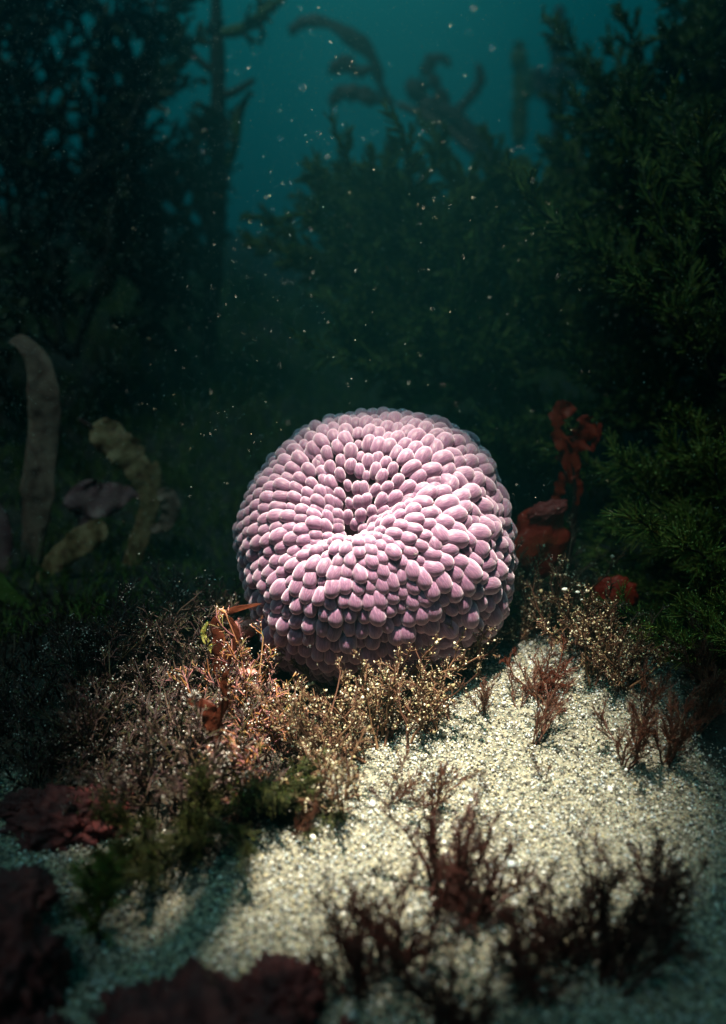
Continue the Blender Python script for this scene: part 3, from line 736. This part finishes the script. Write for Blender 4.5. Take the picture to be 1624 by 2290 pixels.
# left bank
lb = [
 (60, 560, 1.10, 0.55, 'leafy dark weed bush filling the left edge, upper middle'),
 (230, 560, 1.25, 0.55, 'leafy dark weed bush left of the thick upright kelp stem'),
 (60, 220, 1.20, 0.42, 'leafy dark weed crown at the top left corner'),
 (360, 690, 1.45, 0.50, 'leafy dark weed bush at the foot of the thick upright kelp stem'),
 (160, 800, 1.05, 0.45, 'low leafy dark weed above the warty yellowish blade'),
 (20, 900, 1.00, 0.45, 'low leafy dark weed at the left edge behind the grey strap blade'),
]
for i, (px, py, y, s, lab) in enumerate(lb):
    place('leafy%d' % (i % 2), at(px, py, y), lab, 'seaweed', 'leafy dark weeds of the left bank', (rnd.uniform(-.3, .3), rnd.uniform(-.3, .3), rnd.uniform(0, 6.28)), s)

# drooping olive fronds over the shadowed sand
for (px, py, y, rot, s, lab) in [
    (520, 1800, None, (0.7, 1.3, 0.1), 0.9, 'drooping olive frond pointing right along the edge of the bright sand'),
    (430, 1850, None, (1.2, 0.3, 0.2), 1.1, 'drooping olive frond lying towards the viewer on the shadowed sand'),
    (340, 1880, None, (1.3, -0.2, 0.0), 1.0, 'drooping olive frond lying beside the reddish crusted boulder'),
    (600, 1790, None, (1.0, 1.0, 0.3), 0.8, 'rightmost and smallest drooping olive frond')]:
    p = hpt(px, py); place('droop', (p[0], p[1], p[2]+0.006), lab, 'seaweed', 'drooping olive fronds below the mound', rot, s)
species('bottle', 'dark_green_seaweed', make_green(130, 0.035, 2, 0.2, 'olive', 'green', False))
place('bottle', hpt(195, 2130), 'dark green bottlebrush weed standing on the dim sand at lower left', 'seaweed', None, (0, 0.1, 0), 1.3)

# ------------------------------------------------------------------ blades and kelp built as flattened solids along their own centre lines
def smooth_line(pts, K):
    pts = np.array(pts, float); t = np.linspace(0, len(pts)-1, K); out = np.zeros((K, pts.shape[1]))
    P = np.concatenate([2*pts[:1]-pts[1:2], pts, 2*pts[-1:]-pts[-2:-1]])
    for a, tt in enumerate(t):
        i = min(int(tt), len(pts)-2); f = tt-i; p0, p1, p2, p3 = P[i], P[i+1], P[i+2], P[i+3]
        out[a] = 0.5*((2*p1)+(-p0+p2)*f+(2*p0-5*p1+4*p2-p3)*f*f+(-p0+3*p1-3*p2+p3)*f**3)
    return out
def blade_geo(g, pts, y, widths, flat=0.07, K=30, ref=(0.15, -1, 0.25), sides=12, ripple=0.22, rough=0.05, seed=1):
    """pts: photo points of the centre line (optionally with own depth); widths: half widths in photo pixels"""
    rng = np.random.default_rng(seed)
    W3 = [at(p[0], p[1], p[2] if len(p) > 2 else y) for p in pts]
    P = smooth_line(W3, K)[None]
    w_ = np.interp(np.linspace(0, 1, K), np.linspace(0, 1, len(widths)), widths)*(1+rng.normal(size=K)*rough)
    tt = np.linspace(0, 1, K); w_ = w_*np.sqrt(np.clip(1-np.clip((tt-0.86)/0.142, 0, 1)**2.2, 0.002, 1)); w_[0] *= 0.6
    g.strands(P, np.array([pxr(a, y) for a in w_])[None], sides, flat, ref=ref, ripple=ripple)
    return g
def blade(name, pts, y, widths, m, label, cat='seaweed', group=None, parent=None, part=None, **k):
    g = Geo(); blade_geo(g, pts, y, widths, **k)
    V = np.concatenate(g.V); b = V[:k.get('sides', 12)].mean(0) if parent is None else np.array(parent.location)
    g.V = [V-b]
    o = link(part or name, g.mesh(name, M[m]), parent)
    if parent is None:
        o.location = b; tag(o, label, cat, group)
    return o

def multi(name, label, cat, y, specs, base, group=None):
    root = bpy.data.objects.new(name, None); C.objects.link(root); root.location = at(base[0], base[1], y); tag(root, label, cat, group)
    for q, (part, pts, ws, m, kw) in enumerate(specs):
        blade(name+'_'+part, pts, y, ws, m, None, parent=root, part=part, seed=30+q*3+int(y*10), **kw)
    return root
GB = 'pale blades standing at the left'
blade('kelp_blade', [(62, 1330), (70, 1240), (84, 1120), (95, 1000), (100, 900), (88, 820), (52, 768), (20, 765)], 0.62, [5, 22, 34, 36, 38, 34, 26, 16, 8], 'strap', 'tall upright greyish strap blade near the left edge', 'kelp blade', GB, seed=3)
blade('kelp_blade', [(85, 1350), (90, 1300), (125, 1255), (175, 1215), (215, 1190), (240, 1178)], 0.58, [6, 12, 24, 32, 30, 22], 'strap2', 'pale tan blade bending from lower left to right beside the tall strap', 'kelp blade', GB, seed=9, ripple=0.35)
blade('kelp_blade', [(-30, 1360), (-5, 1260), (0, 1180), (-25, 1100)], 0.60, [22, 30, 26, 10], 'strap3', 'dim brownish blade cut off by the left edge', 'kelp blade', GB, seed=15)
blade('kelp_blade', [(-40, 1260), (20, 1330), (80, 1390), (120, 1430)], 0.52, [18, 20, 14, 5], 'olive', 'narrow green blade sloping down from the left edge', 'kelp blade', GB, seed=16)
multi('branching_seaweed', 'branching weed on one stalk with a warty yellowish blade and a broad mauve blade', 'seaweed', 0.62, [
    ('stalk', [(290, 1300), (298, 1250), (318, 1190), (335, 1130), (345, 1070), (350, 1030)], [18, 22, 22, 24, 18, 8], 'strap2', {'rough': 0.08}),
    ('blade', [(335, 1130), (325, 1085), (305, 1040), (275, 1005), (240, 975), (205, 952)], [16, 26, 34, 38, 40, 30], 'strap2', {'rough': 0.08}),
    ('blade', [(328, 1115), (300, 1104), (265, 1108), (225, 1118), (190, 1108), (168, 1085)], [4, 12, 30, 42, 50, 40], 'strap3', {'ripple': 0.35}),
    ('blade', [(190, 1115), (188, 1150), (192, 1180), (180, 1200)], [30, 20, 12, 6], 'strap3', {}),
    ('blade', [(335, 1185), (362, 1178), (382, 1150), (378, 1115), (352, 1100)], [6, 14, 20, 22, 14], 'strap', {'ripple': 0.4}),
    ('tip', [(222, 975), (205, 955), (190, 945), (172, 935)], [5, 5, 5, 4], 'dred', {'flat': 0.5})], (290, 1300))

def overhead():  # frond added above the view to throw the diagonal shadow on the sand
    P = smooth_line([(-0.30, 0.10, 0.47), (-0.13, 0.16, 0.37), (-0.041, 0.235, 0.335), (-0.026, 0.272, 0.335), (-0.015, 0.300, 0.340)], 26)
    g = Geo(); g.strands(P[None], (np.interp(np.linspace(0, 1, 26), [0, 0.5, 0.75, 1], [0.006, 0.005, 0.0045, 0.001]))[None], 12, 0.15, ref=(0.1, 0.1, 1), ripple=0.3)
    b = P[0]; g.V = [g.V[0]-b]; o = link('kelp_blade', g.mesh('kelp_blade', M['kelp'])); o.location = b
    tag(o, 'unseen kelp frond added overhead to cast the shadow crossing the sand beside the left mound', 'kelp blade')
overhead()
# red-brown forked blade on the mound, amber blade by the anemone
multi('forked_seaweed', 'dark red forked flat weed standing on the left mound', 'seaweed', 0.312, [
    ('blade', [(470, 1690), (482, 1640), (470, 1600), (455, 1580), (418, 1565)], [10, 20, 26, 20, 6], 'rblade', {}),
    ('blade', [(478, 1620), (505, 1570), (500, 1530), (508, 1500)], [12, 10, 9, 6], 'rblade', {}),
    ('blade', [(482, 1650), (520, 1665), (570, 1690)], [10, 6, 3], 'rblade', {})], (470, 1690))
multi('amber_seaweed', 'translucent amber forked weed beside the left flank of the anemone', 'seaweed', 0.375, [
    ('blade', [(500, 1540), (495, 1470), (490, 1430), (480, 1390), (520, 1365), (585, 1350)], [20, 24, 16, 8, 8, 4], 'rblade', {}),
    ('blade', [(510, 1470), (530, 1420), (515, 1380)], [10, 8, 4], 'rblade', {}),
    ('blade', [(480, 1460), (455, 1420), (465, 1390)], [9, 7, 3], 'leaf', {})], (500, 1540))
multi('yellow_leaf_scrap', 'ragged yellow green leaf scrap standing at the lower right of the anemone', 'leaf scrap', 0.375, [
    ('leaf', [(985, 1425), (978, 1390), (985, 1365), (1000, 1350), (1018, 1345)], [7, 9, 10, 10, 5], 'leaf', {'rough': 0.25, 'ripple': 0.5})], (985, 1425))

# ------------------------------------------------------------------ kelp in the distance
def kelp_plant(name, label, y, base, specs, group=None, leaves=None, seed=1):
    root = bpy.data.objects.new(name, None); C.objects.link(root); b = at(base[0], base[1], y); root.location = b
    tag(root, label, 'kelp', group)
    for q, (part, pts, ws, m, kw) in enumerate(specs):
        blade(name+'_'+part, pts, y, ws, m, None, parent=root, part=part, seed=seed+q, **kw)
    if leaves:
        rng = np.random.default_rng(seed); g = Geo()
        for (pts, per, L) in leaves:
            P = smooth_line([at(p[0], p[1], y) for p in pts], 12)[None]
            A = grow(rng, P, per, pxr(L, y), 0.9, 5, 0.05, 1, 0.0, 0.25, 0.3)
            D = grow(rng, A, 5, pxr(L*0.5, y), 0.8, 4, 0.1, 1, 0, 0.25, 0.2)
            g.strands(A, np.array([[0.4, 1, 1, 0.8, 0.2]])*pxr(L*0.12, y), 6, 0.3, rng=rng)
            g.strands(D, np.array([[0.4, 1, 0.9, 0.2]])*pxr(L*0.11, y), 6, 0.3, rng=rng)
        g.V = [np.concatenate(g.V)-b]; link('leaves', g.mesh(name+'_leaves', M['dol']), root)
    return root
rd = dict(flat=0.8, ripple=0, rough=0.1)
kelp_plant('tree_kelp', 'thick upright dark kelp stem with forked branches at the top left', 1.30, (465, 820), [
    ('stem', [(465, 820), (478, 600), (487, 400), (488, 200), (482, -40)], [18, 20, 22, 16, 14], 'stem', rd),
    ('branch', [(487, 215), (525, 205), (572, 176)], [8, 8, 6], 'stem', rd),
    ('branch', [(484, 165), (450, 140), (420, 110), (380, 60), (350, 20)], [8, 8, 8, 9, 6], 'stem', rd),
    ('branch', [(488, 75), (540, 65), (590, 30), (640, -10)], [10, 12, 12, 8], 'olive', rd),
    ('branch', [(420, 120), (370, 170), (310, 195), (260, 120), (215, 60)], [10, 16, 14, 12, 8], 'olive', rd),
    ('branch', [(300, 180), (330, 185), (370, 190), (400, 160)], [14, 20, 18, 8], 'olive', rd),
    ('branch', [(478, 420), (520, 340), (535, 240)], [8, 10, 8], 'olive', rd)],
    leaves=[([(465, 800), (480, 500), (485, 260)], 26, 60), ([(540, 300), (500, 270), (440, 330)], 10, 60), ([(420, 60), (330, 80), (200, 40)], 22, 60),
            ([(400, 130), (340, 180), (300, 150)], 12, 50), ([(520, 70), (600, 20)], 10, 45), ([(440, 330), (430, 500), (420, 700)], 26, 80), ([(360, 360), (330, 560), (360, 760)], 30, 90)], seed=7)
kelp_plant('curling_kelp', 'arching reddish kelp with curled over tip, hazy in the top middle', 1.75, (1060, 340), [
    ('stem', [(1060, 340), (1000, 290), (940, 255), (885, 232)], [10, 9, 8, 7], 'kstem', rd),
    ('blade', [(885, 232), (855, 200), (838, 140), (800, 92), (745, 58), (690, 46), (660, 62), (652, 82)], [6, 8, 12, 15, 16, 14, 11, 7], 'kelp', dict(flat=0.35, rough=0.2)),
    ('blade', [(880, 232), (830, 218), (780, 205), (752, 215), (742, 240)], [8, 16, 18, 14, 8], 'kelp', dict(flat=0.4, rough=0.25)),
    ('blade', [(840, 150), (800, 160), (765, 140), (745, 160), (790, 120)], [8, 14, 15, 12, 8], 'kelp', dict(flat=0.4, rough=0.25)),
], seed=21)
kelp_plant('curling_kelp', 'second hazy reddish kelp, knotted, behind the arching one', 1.95, (1130, 420), [
    ('stem', [(1130, 420), (1090, 350), (1040, 290), (1000, 240)], [22, 26, 22, 16], 'kelp', rd),
    ('blade', [(1010, 250), (960, 240), (930, 200), (905, 190)], [14, 22, 24, 10], 'kelp', dict(flat=0.5, rough=0.3)),
    ('blade', [(1000, 240), (975, 190), (955, 150), (985, 128), (1010, 150)], [10, 14, 14, 12, 8], 'kelp', dict(flat=0.5, rough=0.25)),
    ('blade', [(1020, 250), (1050, 220), (1075, 180), (1068, 140)], [10, 10, 12, 8], 'kelp', dict(flat=0.5, rough=0.25)),
], seed=33)
kelp_plant('tall_kelp', 'faint upright kelp fading into the water at the top right', 2.5, (1250, 420), [
    ('stem', [(1250, 420), (1246, 250), (1250, 120), (1252, 10)], [16, 22, 20, 12], 'kelp', dict(flat=0.6, rough=0.25)),
    ('blade', [(1246, 250), (1215, 200), (1200, 150)], [10, 18, 10], 'kelp', dict(flat=0.4, rough=0.25)),
    ('blade', [(1248, 200), (1290, 160), (1320, 130)], [10, 16, 8], 'kelp', dict(flat=0.4, rough=0.25))], seed=41)
kelp_plant('tall_kelp', 'very faint greenish upright weed between the two reddish kelps', 2.6, (1160, 330), [
    ('stem', [(1160, 330), (1164, 220), (1160, 120), (1165, 90)], [14, 18, 16, 8], 'olive', dict(flat=0.6, rough=0.25)),
    ('blade', [(1162, 240), (1190, 190), (1180, 150)], [8, 12, 8], 'olive', dict(flat=0.4, rough=0.25))], seed=45)
blade('red_log', [(1800, 190), (1680, 165), (1590, 158), (1530, 152)], 0.95, [28, 26, 24, 18], 'kelp', 'stubby dark red log of weed poking in at the top right edge', 'seaweed', flat=0.8, ripple=0, rough=0.1, seed=3)
blade('stick', [(1720, 1880), (1640, 1800), (1590, 1760), (1525, 1725)], 0.33, [16, 14, 12, 10], 'black', 'black stick lying on the sand at the right edge', 'stick', flat=0.9, ripple=0, rough=0.12, seed=5)

# ------------------------------------------------------------------ lumpy solids: rocks, sponges, shells, pebbles
def lump_mesh(name, rx, ry, rz, m, seed, amp=0.32, fr=2.6, knob=0.12, kf=6.0, sub=4, fine=0.03):
    import bmesh
    bm = bmesh.new(); bmesh.ops.create_icosphere(bm, subdivisions=sub, radius=1)
    off = Vector((seed*7.3, seed*1.7, seed*3.1))
    for v in bm.verts:
        n = v.co.normalized()
        d = 1+amp*mnoise.noise(n*fr+off)+knob*max(0, 0.55-mnoise.voronoi(n*kf+off)[0][0])*2+fine*mnoise.noise(n*22+off)+fine*1.5*max(0, 0.5-mnoise.voronoi(n*kf*2.6+off)[0][0])
        v.co = Vector((n.x*rx, n.y*ry, n.z*rz))*d
    for f in bm.faces: f.smooth = True
    me = bpy.data.meshes.new(name); bm.to_mesh(me); bm.free(); me.materials.append(M[m]); return me
def lump(name, px, py, y, rp, m, label, cat, seed, group=None, sq=(1, 1, 0.8), **k):
    r = pxr(rp, y); o = link(name, lump_mesh(name, r*sq[0], r*sq[1], r*sq[2], m, seed, **k)); o.location = at(px, py, y)
    return tag(o, label, cat, group)
RG = 'reddish crusted boulders'
lump('boulder', 420, 2400, 0.185, 250, 'crust', 'dark red crusted boulder filling the bottom edge left of centre', 'boulder', 1, RG, (1.15, 0.8, 0.85), knob=0.30, kf=5, sub=5, fine=0.09)
lump('boulder', 625, 2225, 0.20, 92, 'crust', 'smaller knobbly crusted boulder perched at the right end of the bottom one', 'boulder', 2, RG, (1.15, 0.9, 0.95), knob=0.30, kf=5, sub=5, fine=0.09)
lump('boulder', 20, 2190, 0.205, 165, 'crust', 'dark crusted boulder in the lower left corner', 'boulder', 3, RG, (0.8, 0.7, 1.25), knob=0.30, kf=5, sub=5, fine=0.09)
lump('boulder', 150, 1840, 0.285, 105, 'crust', 'reddish crusted boulder lying in the shade of the left mound', 'boulder', 4, RG, (1.25, 0.8, 0.7), knob=0.30, kf=5, sub=5, fine=0.09)
lump('boulder', 60, 1800, 0.29, 50, 'crust', 'small dark cobble left of the shaded reddish boulder', 'boulder', 6, RG, (1.2, 0.8, 0.7), knob=0.30, kf=5, sub=5, fine=0.09)
lump('boulder', 60, 2380, 0.185, 130, 'crust', 'crusted boulder at the very bottom of the left corner', 'boulder', 25, RG, (1.1, 0.9, 0.8), knob=0.30, kf=5, sub=5, fine=0.09)
lump('boulder', 760, 2360, 0.19, 90, 'crust', 'crusted lump at the bottom edge, right of the perched boulder', 'boulder', 26, RG, (1.2, 0.9, 0.8), knob=0.30, kf=5, sub=5, fine=0.09)
lump('boulder', 230, 2390, 0.19, 120, 'crust', 'crusted knob at the left end of the bottom edge boulder', 'boulder', 21, RG, (1.2, 0.9, 0.9), knob=0.30, kf=5, sub=5, fine=0.09)
lump('boulder', 500, 2260, 0.195, 75, 'crust', 'low crusted knob between the bottom edge boulder and the perched one', 'boulder', 22, RG, (1.3, 0.9, 0.8), knob=0.30, kf=5, sub=5, fine=0.09)
lump('boulder', 40, 2000, 0.235, 70, 'crust', 'small crusted boulder above the one in the lower left corner', 'boulder', 23, RG, (1.3, 0.9, 0.7), knob=0.30, kf=5, sub=5, fine=0.09)
lump('boulder', 230, 1800, 0.30, 60, 'crust', 'dark crusted lump touching the shaded reddish boulder on its right', 'boulder', 24, RG, (1.2, 0.9, 0.8), knob=0.30, kf=5, sub=5, fine=0.09)
lump('round_sponge', 95, 1490, 0.43, 52, 'shell', 'tan rounded leathery sponge at the far left of the mound', 'sponge', 5, None, (1.1, 0.6, 0.75), knob=0.1)
lump('pebble', 545, 1405, 0.42, 28, 'pebble', 'pink rounded lump touching the left flank of the anemone', 'pebble', 7, 'pink and red pebbles', (1, 0.8, 1), sub=3)
lump('pebble', 550, 1640-135, 0.37, 17, 'pebble', 'small red pebble among the orange coralline', 'pebble', 8, 'pink and red pebbles', (1.4, 0.9, 0.6), sub=3)
lump('pebble', 750, 1895, 0.30, 8, 'black', 'tiny black stone on the bright foreground sand', 'pebble', 9, None, (1, 1, 1), sub=2)
for (px, py, y, r, lab) in [(1263, 1318, 0.40, 6, 'brightest white shell fragment caught in the tuft below the red sponge'), (1292, 1324, 0.40, 4.5, 'smaller white shell fragment right of the brightest one'), (1301, 1341, 0.40, 3, 'tiny white shell bead below the two white fragments')]:
    lump('shell_fragment', px, py, y, r, 'white', lab, 'shell', int(px), 'white shell fragments on the tuft', (1.2, 0.8, 0.7), sub=2)
for (px, py, r, lab) in [(832, 1800, 7, 'white shell flake in the middle of the bright sand'), (1290, 1800, 5, 'pale shell flake on the blue grey right hand sand'), (600, 1835, 6, 'pale shell flake by the edge of the shadow')]:
    p = ground(px, py); lump('shell_flake', px, py, p[1], r, 'white', lab, 'shell', int(px), 'shell flakes on the sand', (1, 1.4, 0.4), sub=2)

# red sponge at the right of the anemone
ys = 0.50
sp_root = bpy.data.objects.new('red_sponge', None); C.objects.link(sp_root); sp_root.location = at(1210, 1290, ys)
tag(sp_root, 'upright bright red sponge slab with pink crusty top, right of the anemone', 'sponge')
def lump_part(part, px, py, y, r, m, seed, sq, root, rot=0.0, **k):
    rr = pxr(r, y); o = link(part, lump_mesh(part, rr*sq[0], rr*sq[1], rr*sq[2], m, seed, **k), root)
    o.location = at(px, py, y)-np.array(root.location); o.rotation_euler = (0, rot, 0); return o
lump_part('slab', 1205, 1210, ys, 72, 'sponge', 11, (0.88, 0.4, 1.15), sp_root, 0.18, amp=0.35, knob=0.12, fr=1.6)
lump_part('crusty_top', 1225, 1142, ys-0.006, 34, 'spongetop', 12, (1.2, 0.5, 0.6), sp_root, -0.25, amp=0.35, knob=0.3)
lump_part('knob', 1172, 1165, ys, 12, 'sponge', 13, (1, 1, 0.8), sp_root, sub=3)
multi('orange_frill_weed', 'tall orange red frilly weed with curled head above the red sponge', 'seaweed', 0.53, [
    ('stem', [(1255, 1330), (1275, 1230), (1285, 1150), (1290, 1080), (1280, 1010)], [6, 8, 10, 9, 8], 'dred', {}),
    ('frill', [(1282, 1080), (1270, 1010), (1255, 985), (1245, 950), (1250, 920), (1290, 915)], [12, 22, 18, 16, 18, 14], 'orange', {'rough': 0.25, 'ripple': 0.7}),
    ('frill', [(1275, 1060), (1290, 1000), (1310, 960), (1300, 930)], [10, 24, 26, 12], 'orange', {'rough': 0.3, 'ripple': 0.7}),
    ('frill', [(1240, 1130), (1250, 1100), (1262, 1068), (1290, 1060)], [8, 12, 14, 8], 'orange', {'rough': 0.25, 'ripple': 0.5}),
    ('frill', [(1290, 1130), (1298, 1090), (1290, 1065)], [5, 8, 5], 'orange', {}),
    ('frill', [(1322, 1010), (1338, 975), (1342, 945)], [5, 7, 6], 'sponge', {})], (1255, 1330))
lump('round_sponge', 1375, 1335, 0.47, 50, 'sponge', 'dim round red sponge behind the green feather weeds', 'sponge', 15, None, (1, 0.4, 1), knob=0.05)

# ------------------------------------------------------------------ specks drifting in the water
def specks():
    rng = np.random.default_rng(77)
    n = 36000
    px = rng.uniform(-60, 1700, n); py = rng.uniform(-60, 1500, n)**1.0
    keep = rng.random(n) < np.where(px < 800, 1.0, 0.5)*np.where(py > 1250, 0.35, 1.0)
    px, py = px[keep], py[keep]; n = len(px)
    d = np.where(rng.random(n) < 0.05, rng.uniform(0.24, 0.5, n), rng.uniform(0.48, 0.85, n))
    P = CAM+np.stack([ray(a, b) for a, b in zip(px, py)])*d[:, None]
    k = (np.linalg.norm(P-AC, axis=1) > 0.095) & (P[:, 2] > gz(P[:, 0], P[:, 1])+0.005); P = P[k]; d = d[k]; n = len(P)
    r = (0.62+0.65*rng.random(n)**7)*d/FPX
    r[rng.random(n) < 0.012] *= 1.7
    g = Geo(); g.blobs(P, r, rng, (0.7, 1.3))
    return tag(link('drifting_specks', g.mesh('drifting_specks', M['snow'], False)), 'pale specks drifting in the water', 'specks', kind='stuff')
specks()

# ------------------------------------------------------------------ the water itself
def haze():
    x0, x1, y0, y1, z0, z1 = -3.6, 3.6, -1.6, 5.6, -1.2, 1.9
    V = np.array([(x, y, z) for x in (x0, x1) for y in (y0, y1) for z in (z0, z1)], float)
    F = np.array([(0, 1, 3, 2), (4, 6, 7, 5), (0, 4, 5, 1), (2, 3, 7, 6), (0, 2, 6, 4), (1, 5, 7, 3)])
    m = bpy.data.materials.new('haze'); m.use_nodes = True; n = m.node_tree; n.nodes.clear()
    o = n.nodes.new('ShaderNodeOutputMaterial'); v = n.nodes.new('ShaderNodeVolumePrincipled')
    v.inputs['Color'].default_value = (0.14, 0.80, 0.90, 1); v.inputs['Density'].default_value = 0.30; v.inputs['Anisotropy'].default_value = 0.85
    n.links.new(v.outputs[0], o.inputs['Volume'])
    ob_ = link('haze', mesh_np('haze', V, [F], m, False)); return tag(ob_, 'green murky sea water', kind='stuff')
haze()
